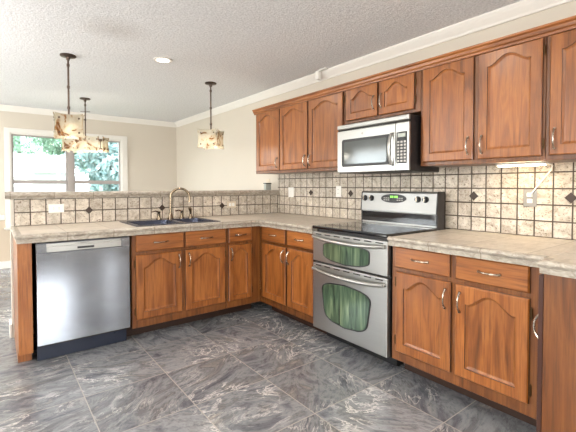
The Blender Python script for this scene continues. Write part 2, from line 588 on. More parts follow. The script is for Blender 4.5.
window('window_1', WX0, WX1, WZ0, WZ1, YB, 1, 'x', 2, 1.31)
window('window_2', -2.5, -1.6, .7, 2.2, YF, -1, 'x', 2, None, False)
window('added_window_4', -.87, -.73, .28, 2.22, YF, -1, 'x', 1, None, False)  # unseen sidelight added for its reflection in the dishwasher
window('window_3', -4.5, -2.3, .7, 2.2, XL, -1, 'y', 2, None, False)
window('door_1', .55, 2.85, .01, 2.13, XL, -1, 'y', 2, None, False)

# half wall that carries the bar ledge
PX0 = -2.70
struct('wall_peninsula', MB().box(PX0, -.001, -.066, .075, 0, 1.137), 'cream')
struct('trim_4', MB().box(PX0 - .018, -.019, .076, .094, .001, .115, .004).box(PX0 - .018, PX0 - .001, -.075, .0755, .001, .115, .004), 'white')   # base moulding round the half wall
mb = MB().box(-2.676, -.009, -.075, -.0662, .86, 1.137)
mb.mi = 1
for x in (-2.124, -1.459, -.785):
    s = .034
    mb.prism([(x - s, -.0745, 1.026), (x, -.0745, 1.026 - s), (x + s, -.0745, 1.026), (x, -.0745, 1.026 + s)], (0, -.003, 0))
struct('trim_5', mb, ['tile_pen', 'diamond'])                      # bar backsplash
mb = MB().box(-.0085, -.0006, -6.0, -.0662, .86, 1.389)
mb.mi = 1
for y in (-.692, -1.29, -1.90, -2.513, -3.112, -3.71):
    s = .034
    mb.prism([(-.008, y - s, 1.172), (-.008, y, 1.172 - s), (-.008, y + s, 1.172), (-.008, y, 1.172 + s)], (-.003, 0, 0))
struct('trim_6', mb, ['tile_right', 'diamond'])                    # backsplash of the range wall


# ---------------------------------------------------------------- cabinets
class Face:
    """a vertical cabinet face: local u (along), w (up), d (outward)"""
    def __init__(self, kind, at):
        self.k = kind; self.at = at

    def p(self, u, w, d):
        if self.k == '-y':
            return Vector((u, self.at - d, w))
        if self.k == '-x':
            return Vector((self.at - d, -u, w))      # u = -y
        return Vector((u, self.at + d, w))           # '+y'

    def grain(self):
        return 'wood_y' if self.k == '-x' else 'wood_x'


def door_loops(F, u0, u1, w0, w1, arch, d0=.001, th=.021):
    N = 34
    st = min(.058, (u1 - u0) * .19)
    ir = w1 - (st * .62 if arch else st)                                  # top of the crest opening
    a0, a1, b0 = u0 + st, u1 - st, w0 + st
    sh = ir - arch
    inner, outer = [(a0, b0), (a1, b0)], [(u0, w0), (u1, w0)]
    for i in range(N + 1):
        t = 1 - 2 * i / N
        q = min(abs(t) / .88, 1.0)
        hgt = sh + arch * (.5 * (1 + math.cos(PI * q))) ** .72
        inner.append(((a0 + a1) / 2 + t * (a1 - a0) / 2, hgt))
        outer.append(((u0 + u1) / 2 + t * (u1 - u0) / 2, w1))

    def inset(lp, k):
        n = len(lp); out = []
        for i in range(n):
            p0, p1, p2 = Vector(lp[i - 1]), Vector(lp[i]), Vector(lp[(i + 1) % n])
            e1 = (p1 - p0).normalized(); e2 = (p2 - p1).normalized()
            n1 = Vector((-e1.y, e1.x)); n2 = Vector((-e2.y, e2.x))
            m = (n1 + n2)
            m = m / max(m.length_squared / 2, .4)
            out.append((p1.x + m.x * k, p1.y + m.y * k))
        return out
    return outer, inset(outer, .006), inner, inset(inner, .013), inset(inner, .018)


def pull(F, u, w, vertical, parent, length=.108):
    """bow handle with leaf-shaped feet"""
    pts, rs = [], []
    for i in range(15):
        t = -1 + 2 * i / 14
        s = t * length / 2
        dd = .0245 + .024 * (1 - abs(t) ** 2.6)
        pts.append(F.p(u, w + s, dd) if vertical else F.p(u + s, w, dd))
        rs.append(.0045 + .0028 * abs(t) ** 3)
    mb = MB().tube(pts, rs, 8)
    for s in (-1, 1):
        c = s * length / 2
        a = F.p(u, w + c, .0215) if vertical else F.p(u + c, w, .0215)
        b = F.p(u, w + c, .030) if vertical else F.p(u + c, w, .030)
        mb.tube([a, b], [.0085, .0065], 10)
    return obj('handle', mb, 'nickel', parent, True)


def hinge(F, u, w, parent):
    mb = MB().tube([F.p(u, w - .024, .009), F.p(u, w + .024, .009)], .0055, 8)
    for s in (-.028, .028):
        mb.tube([F.p(u, w + s - .004, .009), F.p(u, w + s + .004, .009)], [.004, .002] if s > 0 else [.002, .004], 8)
    return obj('hinge', mb, 'brass', parent, True)


def door(F, u0, u1, w0, w1, parent, side, hz, arch=.066, hinges=True, name='door'):
    """side: 'l'/'r' where the handle sits (in u order); hz = handle height"""
    o, oi, inn, i2, i3 = door_loops(F, u0, u1, w0, w1, arch)
    P = lambda lp, d: [F.p(a, b, d) for a, b in lp]
    mb = MB().loops([P(o, .001), P(o, .014)], True, False); mb.loops([P(inn, .0205), P(inn, .0035)], False, False)  # inner step in dark edge colour, painting the shade round the panel
    mb.mi = 1; mb.loops([P(o, .014), P(oi, .0205), P(inn, .0205)], False, False)
    bmesh.ops.remove_doubles(mb.b, verts=mb.b.verts, dist=1e-5)
    d_ = obj(name, mb, ['wood_edge', 'wood_v'], parent)
    obj('door_panel', MB().loops([P(inn, .0120), P(i2, .0045), P(i3, .0040)], False, True), 'wood_v', d_)
    st = min(.058, (u1 - u0) * .19)
    pull(F, u0 + st * .5 if side == 'l' else u1 - st * .5, hz, True, d_)
    if hinges:
        for w in (w0 + .07, w1 - .07):
            hinge(F, u1 + .007 if side == 'l' else u0 - .007, w, d_)
    return d_


def drawer(F, u0, u1, w0, w1, parent):
    r = lambda k: [(u0 + k, w0 + k), (u1 - k, w0 + k), (u1 - k, w1 - k), (u0 + k, w1 - k)]
    P = lambda lp, d: [F.p(a, b, d) for a, b in lp]
    mb = MB().loops([P(r(0), .001), P(r(0), .012)], True, False)
    mb.mi = 1; mb.loops([P(r(0), .012), P(r(.007), .0205)], False, True)
    bmesh.ops.remove_doubles(mb.b, verts=mb.b.verts, dist=1e-5)
    d_ = obj('drawer', mb, ['wood_edge', F.grain()], parent)
    pull(F, (u0 + u1) / 2, (w0 + w1) / 2, False, d_)
    return d_


def carcass(F, u0, u1, back, w0, w1, parent, toe=None, hollow=False):
    a = F.p(u0, w0, 0); b = F.p(u1, w1, -back)
    if hollow:
        y0, y1 = a.y, b.y
        mb = MB().box(u0, u1, y0, y0 + .02, w0, w1, .002, 1).box(u0, u1, y0 + .02, y1, w0, w0 + .02).box(u0, u1, y1 - .015, y1, w0 + .02, w1)
        mb.box(u0, u0 + .018, y0 + .02, y1 - .015, w0 + .02, w1).box(u1 - .018, u1, y0 + .02, y1 - .015, w0 + .02, w1)
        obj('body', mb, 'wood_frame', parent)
    else:
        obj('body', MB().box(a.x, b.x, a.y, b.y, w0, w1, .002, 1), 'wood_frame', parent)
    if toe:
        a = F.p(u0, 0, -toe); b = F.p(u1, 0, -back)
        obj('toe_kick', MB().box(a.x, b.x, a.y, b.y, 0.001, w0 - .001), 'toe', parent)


PY, RX = -.785, -.745          # cabinet faces of the peninsula and of the range wall
FP = Face('-y', PY)
FR = Face('-x', RX)
DZ0, DZ1, WZ_0, WZ_1 = .180, .697, .724, .857
BT = .114

# end panel at the open end of the peninsula
c = thing('end_panel', 'narrow wooden end panel left of the dishwasher, at the open end of the peninsula', 'panel', (-2.646, -.43, 0))
obj('board', MB().box(-2.688, -2.606, PY, -.08, .10, .858, .002, 1), 'wood_v', c)
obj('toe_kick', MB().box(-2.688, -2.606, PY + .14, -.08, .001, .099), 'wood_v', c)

c = thing('sink_cabinet', 'wooden sink cabinet with two arched doors and two drawers, right of the dishwasher', 'cabinet', (-1.53, -.43, 0))
carcass(FP, -1.953, -1.117, .69, BT, .858, c, .17, True)
drawer(FP, -1.925, -1.53, WZ_0, WZ_1, c); drawer(FP, -1.514, -1.13, WZ_0, WZ_1, c)
door(FP, -1.925, -1.546, DZ0, DZ1, c, 'r', .615); door(FP, -1.516, -1.137, DZ0, DZ1, c, 'l', .615)

c = thing('base_cabinet', 'narrow wooden base cabinet with one arched door and one drawer, in the inner corner', 'cabinet', (-.9, -.43, 0))
carcass(FP, -1.115, RX + .001, .69, BT, .858, c, .17, True)
drawer(FP, -1.099, -.851, WZ_0, WZ_1, c)
door(FP, -1.100, -.852, DZ0, DZ1, c, 'l', .615, .055)

c = thing('base_cabinet', 'wooden base cabinet with two arched doors and two drawers, left of the range', 'cabinet', (-.4, -1.2, 0))
carcass(FR, -PY + .002, 1.592, .73, BT, .858, c, .14)
drawer(FR, .841, 1.209, WZ_0, WZ_1, c); drawer(FR, 1.241, 1.585, WZ_0, WZ_1, c)
door(FR, .850, 1.214, DZ0, DZ1, c, 'r', .615); door(FR, 1.241, 1.583, DZ0, DZ1, c, 'l', .615)

c = thing('base_cabinet', 'wooden base cabinet with two arched doors and two drawers, right of the range', 'cabinet', (-.4, -2.77, 0))
carcass(FR, 2.352, 3.258, .73, BT, .858, c, .14)
drawer(FR, 2.384, 2.755, WZ_0, WZ_1, c); drawer(FR, 2.791, 3.166, WZ_0, WZ_1, c)
door(FR, 2.392, 2.764, DZ0, DZ1, c, 'r', .60); door(FR, 2.792, 3.167, DZ0, DZ1, c, 'l', .60)

# return cabinet at the right edge: its plain end faces the room, its door faces the sink side
FRr = Face('+y', -3.262)
c = thing('return_cabinet', 'tall plain wooden end of the cabinet at the right edge, its door seen edge-on', 'cabinet', (-.44, -3.9, 0))
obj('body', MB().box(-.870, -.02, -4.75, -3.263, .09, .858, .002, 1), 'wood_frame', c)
drr = obj('door', MB().box(-.866, -.760, -3.2615, -3.241, .11, .845, .003), 'wood_edge', c)
pull(FRr, -.835, .60, True, drr)
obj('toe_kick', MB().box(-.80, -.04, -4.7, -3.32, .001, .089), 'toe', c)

# --- wall cabinets
UX = -.305
FU = Face('-x', UX)
UZ0, UZ1 = 1.390, 2.108


def upper(name, label, u0, u1, z0, doors):
    c = thing(name, label, 'cabinet', (-.15, -(u0 + u1) / 2, z0))
    carcass(FU, u0, u1, .294, z0, UZ1, c)
    for (a, b, w0, w1, s, hz, ar, hg) in doors:
        door(FU, a, b, w0, w1, c, s, hz, ar, hg)
    return c


DU0, DU1 = 1.418, 2.088
upper('wall_cabinet', 'single-door wooden wall cabinet, farthest from the camera, over the end of the bar', .031, .529, UZ0, [(.066, .518, DU0, DU1, 'r', 1.50, .055, False)])
upper('wall_cabinet', 'two-door wooden wall cabinet between the far single-door one and the microwave', .531, 1.498, UZ0, [(.535, .992, DU0, DU1, 'r', 1.50, .055, False), (1.013, 1.478, DU0, DU1, 'l', 1.50, .055, True)])
upper('wall_cabinet', 'short two-door wooden wall cabinet directly above the microwave', 1.50, 2.262, 1.795, [(1.522, 1.868, 1.818, DU1, 'r', 1.93, .055, True), (1.886, 2.213, 1.818, DU1, 'l', 1.93, .055, True)])
upper('wall_cabinet', 'tall two-door wooden wall cabinet just right of the microwave', 2.264, 3.068, UZ0, [(2.288, 2.658, DU0, DU1, 'r', 1.51, .055, False), (2.690, 3.054, DU0, DU1, 'l', 1.51, .055, True)])
upper('wall_cabinet', 'wooden wall cabinet cut off by the right edge of the photo', 3.07, 3.95, UZ0, [(3.092, 3.49, DU0, DU1, 'l', 1.51, .055, False), (3.52, 3.92, DU0, DU1, 'l', 1.51, .055, False)])
ls = []
for y in (-.012, -3.97):
    ls.append([(a, y, b) for a, b in [(-.012, 2.1085), (-.306, 2.1085), (-.306, 2.092), (-.318, 2.092), (-.320, 2.106), (-.330, 2.113), (-.334, 2.130), (-.345, 2.138), (-.346, 2.150), (-.012, 2.150)]])
tag(obj('cabinet_cornice', MB().loops(ls), 'wood_y'), 'long wooden cornice moulding running along the top of the wall cabinets', 'moulding')


# ---------------------------------------------------------------- worktops
def edge(mb, pts, out):
    """bullnose tile edge swept along a polyline of (x, y); out = outward normal per point"""
    prof = [(-.030, .915), (-.012, .9185), (.0, .918), (.010, .912), (.0135, .902), (.010, .893), (.003, .888), (.002, .860), (-.030, .860)]
    mb.loops([[(x + nx * o, y + ny * o, z) for o, z in prof] for (x, y), (nx, ny) in zip(pts, out)])


def worktop(label, boxes, edges):
    c = thing('countertop', label, 'countertop', ((boxes[0][0] + boxes[0][1]) / 2, (boxes[0][2] + boxes[0][3]) / 2, .86))
    mb = MB()
    for (x0, x1, y0, y1) in boxes:
        mb.box(x0, x1, y0, y1, .8605, .915)
    obj('tiled_top', mb, 'tile_counter', c)
    for mat, pts, out in edges:
        mb = MB(); edge(mb, pts, out)
        obj('edge_tiles', mb, mat, c)
    return c


CY, CX = PY - .032, RX - .032
SX0, SX1, SY0, SY1 = -1.885, -1.150, -.705, -.205      # sink cut-out
worktop('L-shaped beige tiled countertop with the sink, wrapping the inner corner up to the range',
        [(-2.69, SX0, CY + .03, -.0755), (SX1, -.0095, CY + .03, -.0755), (SX0, SX1, CY + .03, SY0), (SX0, SX1, SY1, -.0755), (CX + .03, -.0095, -1.596, CY + .03)],
        [('edge_x', [(-2.69, CY), (CX, CY)], [(0, -1), (-1, -1)]),
         ('edge_y', [(CX, CY), (CX, -1.596)], [(-1, -1), (-1, 0)]),
         ('edge_y', [(-2.69, CY), (-2.69, -.0755)], [(-1, 0), (-1, 0)])])
worktop('beige tiled countertop along the wall, right of the range', [(CX + .03, -.0095, -3.246, -2.343)], [('edge_y', [(CX, -2.343), (CX, -3.235)], [(-1, 0), (-1, 0)])])
worktop('beige tiled countertop over the return cabinet at the right edge', [(-.87, -.0095, -4.78, -3.2475)],
        [('edge_y', [(-.900, -3.2585), (-.900, -4.78)], [(-1, .8), (-1, 0)]), ('edge_x', [(-.899, -3.2585), (-.80, -3.2585)], [(-1, .8), (0, .8)])])

# raised bar ledge
prof = [(-.090, 1.1385), (-.090, 1.150), (-.100, 1.160), (-.104, 1.168), (-.104, 1.184), (-.098, 1.192), (-.088, 1.196), (.10, 1.196), (.112, 1.190), (.114, 1.172), (.100, 1.1385)]
tag(obj('bar_ledge', MB().loops([[(x, y, z) for y, z in prof] for x in (-2.735, -.0095)]), 'edge_x'), 'raised beige tiled bar ledge capping the half wall behind the sink', 'ledge')

# ---------------------------------------------------------------- sink and faucet
c = thing('kitchen_sink', 'double-bowl stainless steel sink set into the tiled countertop', 'sink', ((SX0 + SX1) / 2, (SY0 + SY1) / 2, .72))
mb = MB(); e = .028; xm = -1.47
RZ0, RZ1 = .9155, .922
mb.box(SX0 - .012, SX1 + .012, SY0 - .012, SY0 + e, RZ0, RZ1, .002).box(SX0 - .012, SX1 + .012, SY1 - .075, SY1 + .012, RZ0, RZ1, .002)
mb.box(SX0 - .012, SX0 + e, SY0 + e, SY1 - .075, RZ0, RZ1).box(SX1 - e, SX1 + .012, SY0 + e, SY1 - .075, RZ0, RZ1).box(xm - .02, xm + .02, SY0 + e, SY1 - .075, RZ0, RZ1)
obj('rim', mb, 'steel_sink', c)
for a, b in ((SX0 + e, xm - .02), (xm + .02, SX1 - e)):
    def rr(k, z, y0=SY0 + e, y1=SY1 - .075):
        x0, x1, y0, y1 = a + k, b - k, y0 + k, y1 - k; r = .05; pts = []
        for cx, cy, st in ((x1 - r, y1 - r, 0), (x0 + r, y1 - r, 1), (x0 + r, y0 + r, 2), (x1 - r, y0 + r, 3)):
            for q in range(6):
                t = (st + q / 5) * PI / 2
                pts.append((cx + r * math.cos(t), cy + r * math.sin(t), z))
        return pts
    bo = obj('bowl', MB().loops([rr(0, .9215), rr(.006, .90), rr(.012, .76), rr(.04, .735)], False, True), 'steel_sink', c, True)
    obj('drain', MB().lathe([(.045, .7355), (.045, .739), (.03, .737), (.0, .737)], ((a + b) / 2, (SY0 + SY1) / 2, 0)), 'nickel', bo, True)

FX, FY, FZ = -1.425, -.215, .9225
c = thing('kitchen_faucet', 'brushed nickel gooseneck faucet with two lever handles behind the sink', 'faucet', (FX, FY, FZ))
pts = [(FX, FY, FZ + .02), (FX, FY, FZ + .12), (FX, FY, FZ + .20)]
R = .092
for i in range(0, 15):
    t = PI - i / 14 * PI * 1.06
    pts.append((FX + (R + R * math.cos(t)) * .93, FY - (R + R * math.cos(t)) * .36, FZ + .205 + R * math.sin(t)))
pts.append((pts[-1][0] - .002, pts[-1][1], pts[-1][2] - .03))
obj('spout', MB().tube(pts, [.012] * (len(pts) - 2) + [.012, .014], 12), 'faucet', c, True)
obj('base', MB().lathe([(.03, .0), (.03, .008), (.02, .018), (.016, .06), (.0, .06)], (FX, FY, FZ)), 'faucet', c, True)
for s in (-1, 1):
    hx = FX + s * .115
    h_ = obj('lever_handle', MB().lathe([(.026, 0), (.026, .008), (.016, .018), (.014, .06), (.018, .075), (.0, .08)], (hx, FY, FZ)).tube([(hx, FY, FZ + .070), (hx - .035, FY - .01, FZ + .082), (hx - .075, FY - .018, FZ + .076)], [.008, .007, .005], 8), 'faucet', c, True)
c = thing('sink_sprayer', 'short nickel side sprayer standing right of the faucet', 'sprayer', (-1.215, FY, FZ))
obj('holder', MB().lathe([(.024, 0), (.024, .008), (.016, .02), (.014, .035), (.0, .035)], (-1.215, FY, FZ)), 'faucet', c, True)
obj('spray_head', MB().tube([(-1.215, FY, FZ + .036), (-1.216, FY, FZ + .065), (-1.222, FY - .006, FZ + .088), (-1.236, FY - .016, FZ + .105)], [.012, .014, .017, .013], 12), 'faucet', c, True)

# ---------------------------------------------------------------- dishwasher
DX0, DX1 = -2.584, -1.972
DY = -.806
c = thing('dishwasher', 'stainless steel dishwasher at the left end of the peninsula', 'dishwasher', ((DX0 + DX1) / 2, -.43, 0))
obj('cabinet_shell', MB().box(DX0 + .012, DX1 - .004, -.765, -.10, .12, .856), 'dark', c)
mb = MB(); t = .0
d_ = MB()
hz0, hz1, hx0, hx1 = .782, .843, DX0 + .06, DX1 - .06
d_.box(DX0, DX1, DY, -.766, .140, hz0, .004).box(DX0, DX1, DY, -.766, hz1, .850, .004)
d_.box(DX0, hx0, DY, -.766, hz0, hz1).box(hx1, DX1, DY, -.766, hz0, hz1)
dd = obj('door', d_, 'steel', c)
obj('pocket_handle', MB().box(hx0, hx1, -.782, -.7665, hz0, hz1).box(hx0 + .001, hx1 - .001, DY + .001, -.782, hz0 + .001, hz0 + .042, .003), 'steel_h', dd)
obj('display', MB().box((DX0 + DX1) / 2 - .055, (DX0 + DX1) / 2 + .055, DY - .001, DY + .006, hz0 + .013, hz0 + .028), 'black', dd)
obj('badge', MB().box(-2.315, -2.255, DY - .0012, DY + .002, .8335, .8385), 'plate_grey', dd)
obj('kick_plate', MB().box(DX0 + .006, DX1 - .004, -.70, -.66, .003, .118), 'kick', c)


# ---------------------------------------------------------------- range
RY0, RY1 = -2.335, -1.601            # near and far side
RF = -.775                           # door faces
RYC = (RY0 + RY1) / 2
c = thing('kitchen_range', 'freestanding stainless double-oven electric range between the base cabinets', 'range', (-.4, RYC, 0))
obj('body', MB().box(-.735, -.015, RY0 + .004, RY1 - .004, .10, .905, .003), 'dark', c)
obj('kick_plate', MB().box(-.64, -.05, RY0 + .02, RY1 - .02, .012, .099), 'black', c)
for y in (RY0 + .05, RY1 - .05):
    obj('foot', MB().lathe([(.02, .0005), (.02, .012), (.0, .012)], (-.60, y, 0)), 'black', c)


def window_poly(yc, hw, z0, z1, bulge_t, bulge_b, tilt, x):
    """rounded oven window, wider below when tilt > 0"""
    pts = []
    for i in range(40):
        t = 2 * PI * i / 40
        cu = math.copysign(abs(math.cos(t)) ** .28, math.cos(t)); sv = math.copysign(abs(math.sin(t)) ** .28, math.sin(t))
        u = cu * (hw - tilt * sv)
        z = (z0 + z1) / 2 + sv * (z1 - z0) / 2
        z += (bulge_t if sv > 0 else -bulge_b) * abs(sv) * (1 - (u / hw) ** 2)
        pts.append((x, yc + u, z))
    return pts


def oven_door(z0, z1, wz0, wz1, bt, bb, tilt, hz, arc):
    d_ = obj('oven_door', MB().box(RF, -.7365, RY0, RY1, z0, z1, .006), 'steel_h', c)
    wp = window_poly(RYC + .015, .225, wz0, wz1, bt, bb, tilt, RF + .001)
    fr = [Vector((p[0], RYC + .015 + (p[1] - RYC - .015) * 1.045, (wz0 + wz1) / 2 + (p[2] - (wz0 + wz1) / 2) * (1.06 if wz1 - wz0 > .15 else 1.12))) for p in wp]
    w_ = obj('window_frame', MB().prism(fr, (-.003, 0, 0)), 'black', d_)
    obj('window_pane', MB().prism([Vector(p) + Vector((-.002, 0, 0)) for p in wp], (-.003, 0, 0)), 'oven_glass', w_)
    pts, rs = [], []
    for i in range(17):
        t = -1 + 2 * i / 16
        pts.append((RF - .020 - .028 * (1 - abs(t) ** 3), RYC + t * .345, hz - arc * (1 - t * t)))
        rs.append(.013)
    mb = MB().tube(pts, rs, 10)
    for s in (-1, 1):
        mb.tube([(RF - .001, RYC + s * .342, hz), (RF - .026, RYC + s * .345, hz)], .013, 10)
    obj('handle', mb, 'steel_h', d_, True)
    for q in range(7):
        y = RYC - .30 + q * .10
        obj('vent_slot', MB().box(RF - .0012, RF + .003, y - .032, y + .032, z1 - .021, z1 - .013), 'slot', d_)


oven_door(.648, .882, .700, .800, .012, .030, .0, .845, .016)
oven_door(.112, .636, .250, .480, .030, .045, -.018, .590, .016)
obj('cooktop', MB().box(-.785, -.187, RY0 - .002, RY1 + .002, .906, .930, .007, 3), 'glass_black', c)
for (bx_, by_, r) in ((-.60, RY0 + .19, .115), (-.60, RY1 - .19, .085), (-.27, RY0 + .19, .085), (-.27, RY1 - .19, .115)):
    n = 36; ct = MB()
    for rr_ in (r, r * .62):
        ct.loops([[(bx_ + q * math.cos(2 * PI * i / n), by_ + q * math.sin(2 * PI * i / n), .9304) for i in range(n)] for q in (rr_, rr_ - .004)], False, False)
    obj('burner_ring', ct, 'ring', c)
# backguard
BY0, BY1 = RY0 + .005, RY1 - .005
prof = [(-.10, .906), (-.188, .906), (-.190, 1.030), (-.206, 1.034), (-.192, 1.185), (-.178, 1.200), (-.108, 1.200), (-.10, 1.19)]
bgd = obj('backguard', MB().loops([[(a, y, z) for a, z in prof] for y in (BY0, BY1)]), 'steel_panel', c)
obj('lower_panel', MB().box(-.194, -.189, BY0 + .004, BY1 - .004, .945, 1.026), 'glass_black', bgd)
obj('lower_trim', MB().box(-.196, -.189, BY0 + .002, BY1 - .002, .932, .9445, .002), 'steel_h', bgd)
for y in (BY0 - .0055, BY1 + .0055):
    obj('end_cap', MB().loops([[(a, yy, z) for a, z in [(-.104, .9065), (-.194, .9065), (-.196, 1.030), (-.2075, 1.034), (-.193, 1.187), (-.178, 1.2015), (-.106, 1.2015)]] for yy in (y - .005, y + .005)]), 'dark', bgd)
nrm = Vector((-.159, 0, -.016)).normalized()


def bg_pt(y, z, o=0.0):
    x = -.206 + (z - 1.034) / .151 * .014
    return Vector((x - o, y, z))


for y in (-1.641, -1.714, -2.172, -2.240):
    kn = obj('knob', MB().lathe([(.025, 0), (.025, .005), (.019, .009), (.017, .022), (.0, .023)], bg_pt(y, 1.140, -.0005), (-1, 0, .10)), 'black', bgd, True)
    obj('pointer', MB().box(bg_pt(y, 1.14).x - .027, bg_pt(y, 1.14).x - .0225, y - .003, y + .003, 1.125, 1.161), 'nickel', kn)
pan = [bg_pt(-1.942 + .125 * math.copysign(abs(math.cos(2 * PI * i / 36)) ** .85, math.cos(2 * PI * i / 36)), 1.143 + .036 * math.sin(2 * PI * i / 36), -.0005) for i in range(36)]
dp = obj('control_panel', MB().prism(pan, (-.004, 0, 0)), 'black', bgd)
mb = MB()
for q in range(4):
    y = -1.920 - q * .017 - (.008 if q > 1 else 0)
    mb.box(-.2035, -.1985, y - .005, y + .005, 1.148, 1.164)
obj('clock_digits', mb, 'green', dp)
for s in (-1, 1):
    for q in range(3):
        for r in range(2):
            mb = MB().box(-.2045, -.1995, -1.942 + s * (.045 + q * .021) - .007, -1.942 + s * (.045 + q * .021) + .007, 1.126 + r * .016, 1.133 + r * .016)
            obj('button', mb, 'plate_grey', dp)
obj('badge', MB().box(bg_pt(0, 1.08).x - .001, bg_pt(0, 1.08).x + .002, -1.965, -1.905, 1.076, 1.083), 'plate_grey', bgd)

# ---------------------------------------------------------------- microwave
MY0, MY1, MZ0, MZ1, MX = -2.243, -1.515, 1.355, 1.768, -.42
c = thing('microwave', 'stainless over-the-range microwave hanging under the short wall cabinet', 'microwave', (-.2, (MY0 + MY1) / 2, MZ0))
obj('body', MB().box(MX + .024, -.012, MY0 + .004, MY1 - .004, MZ0, MZ1 - .002, .003), 'dark', c)
obj('vent_grille', MB().box(MX - .004, MX + .0235, MY0, MY1, 1.728, MZ1, .008), 'steel_h', c)
obj('vent_gap', MB().box(MX + .008, MX + .0235, MY0 + .006, MY1 - .006, 1.7155, 1.7275), 'slot', c)
yd = -2.122
d_ = obj('door', MB().box(MX, MX + .0235, yd + .0015, MY1, MZ0 + .004, 1.715, .005), 'steel_h', c)
r = lambda y0, y1, z0, z1, n=6, k=.02: [(MX + .0005, cy + k * math.cos((st + q / n) * PI / 2), cz + k * math.sin((st + q / n) * PI / 2)) for cy, cz, st in ((y1 - k, z1 - k, 0), (y0 + k, z1 - k, 1), (y0 + k, z0 + k, 2), (y1 - k, z0 + k, 3)) for q in range(n + 1)]
w_ = obj('window_frame', MB().prism(r(-2.085, -1.572, 1.408, 1.640), (-.0025, 0, 0)), 'black', d_)
obj('window_pane', MB().prism(r(-2.045, -1.60, 1.430, 1.618, 6, .012), (-.0042, 0, 0)), 'mw_glass', w_)
pts = [(MX - .012 - .030 * (1 - abs(-1 + i / 7) ** 2.5), -2.098, 1.405 + i / 14 * .235) for i in range(15)]
mb = MB().tube(pts, .0125, 10).tube([(MX - .001, -2.098, 1.408), (MX - .014, -2.098, 1.408)], .0125, 10).tube([(MX - .001, -2.098, 1.637), (MX - .014, -2.098, 1.637)], .0125, 10)
obj('handle', mb, 'steel_h', d_, True)
obj('badge', MB().lathe([(.010, 0), (.010, .0015), (.0, .0015)], (MX + .0005, -1.80, 1.674), (-1, 0, 0)), 'plate_grey', d_)
pn = obj('control_panel', MB().box(MX, MX + .0235, MY0, yd - .0015, MZ0 + .004, 1.715, .005), 'steel_h', c)
kp = obj('keypad', MB().box(MX - .002, MX + .001, -2.226, -2.136, 1.412, 1.645, .0008, 1), 'black', pn)
for q in range(3):
    for s_ in range(7):
        y = -2.210 + q * .029; z = 1.430 + s_ * .0235
        obj('button', MB().box(MX - .0032, MX - .0015, y - .009, y + .009, z - .007, z + .007), 'plate_grey', kp)
obj('display', MB().box(MX - .0032, MX - .0015, -2.214, -2.148, 1.606, 1.634), 'grey_box', kp)

# ---------------------------------------------------------------- outlets, switches, small wall things


def outlet(name, label, cat, F, u, w, hw, hh, mat, duplex, group=None, horiz=False):
    c = thing(name, label, cat, F.p(u, w - hh, 0), group)
    r = lambda k: [(u - hw + k, w - hh + k), (u + hw - k, w - hh + k), (u + hw - k, w + hh - k), (u - hw + k, w + hh - k)]
    P = lambda lp, d: [F.p(a, b, d) for a, b in lp]
    obj('cover_plate', MB().loops([P(r(0), .0006), P(r(0), .003), P(r(.004), .006)]), mat, c)
    if duplex:
        for s in (-1, 1):
            du, dw = (s * .02, 0) if horiz else (0, s * .02)
            a, b = (.0135, .016) if horiz else (.016, .0135)
            rc = obj('receptacle', MB().loops([P([(u + du - a, w + dw - b), (u + du + a, w + dw - b), (u + du + a, w + dw + b), (u + du - a, w + dw + b)], d) for d in (.005, .0085)]), 'plastic', c)
            sl = MB()
            for q in (-.0055, .0055):
                x0, x1, z0, z1 = (u + du - .005, u + du + .005, w + q - .001, w + q + .001) if horiz else (u + q - .001, u + q + .001, w + dw - .005, w + dw + .005)
                sl.loops([P([(x0, z0), (x1, z0), (x1, z1), (x0, z1)], d) for d in (.008, .0092)])
            obj('slots', sl, 'slot', rc)
    else:
        obj('toggle', MB().loops([P([(u - .006, w - .012), (u + .006, w - .012), (u + .006, w + .012), (u - .006, w + .012)], .0055), P([(u - .004, w + .002), (u + .004, w + .002), (u + .004, w + .012), (u - .004, w + .012)], .015)]), mat, c)
    return c


FT = Face('-y', -.075); FW = Face('-x', -.0085); FWp = Face('-x', -.0002)
outlet('wall_outlet', 'white sideways outlet on the bar backsplash above the dishwasher', 'outlet', FT, -2.378, 1.052, .058, .037, 'plastic', True, horiz=True)
outlet('wall_outlet', 'beige sideways outlet on the bar backsplash near the inner corner', 'outlet', FT, -.665, 1.035, .056, .036, 'ivory', True, horiz=True)
outlet('light_switch', 'white switch plate on the tiles left of the nearest dark diamond, in the far corner', 'switch', FW, .335, 1.172, .050, .058, 'plastic', False)
outlet('wall_outlet', 'white outlet on the tiles just left of the range, under the microwave', 'outlet', FW, 1.125, 1.190, .037, .057, 'plastic', True)
oc = outlet('wall_outlet', 'grey metal outlet with a white plug, on the tiles under the light strip', 'outlet', FW, 2.887, 1.167, .040, .058, 'plate_grey', True)
outlet('light_switch', 'ivory switch plate on the cream wall behind the end of the bar ledge', 'switch', FWp, -.155, 1.277, .035, .058, 'ivory', False)

c = thing('grey_box', 'small grey box with a dark top standing at the right end of the bar ledge', 'box', (-.085, .03, 1.1965))
obj('casing', MB().box(-.135, -.055, .01, .058, 1.1965, 1.272, .005), 'grey_box', c)
obj('lid', MB().box(-.140, -.050, .005, .063, 1.2725, 1.284, .004), 'slot', c)

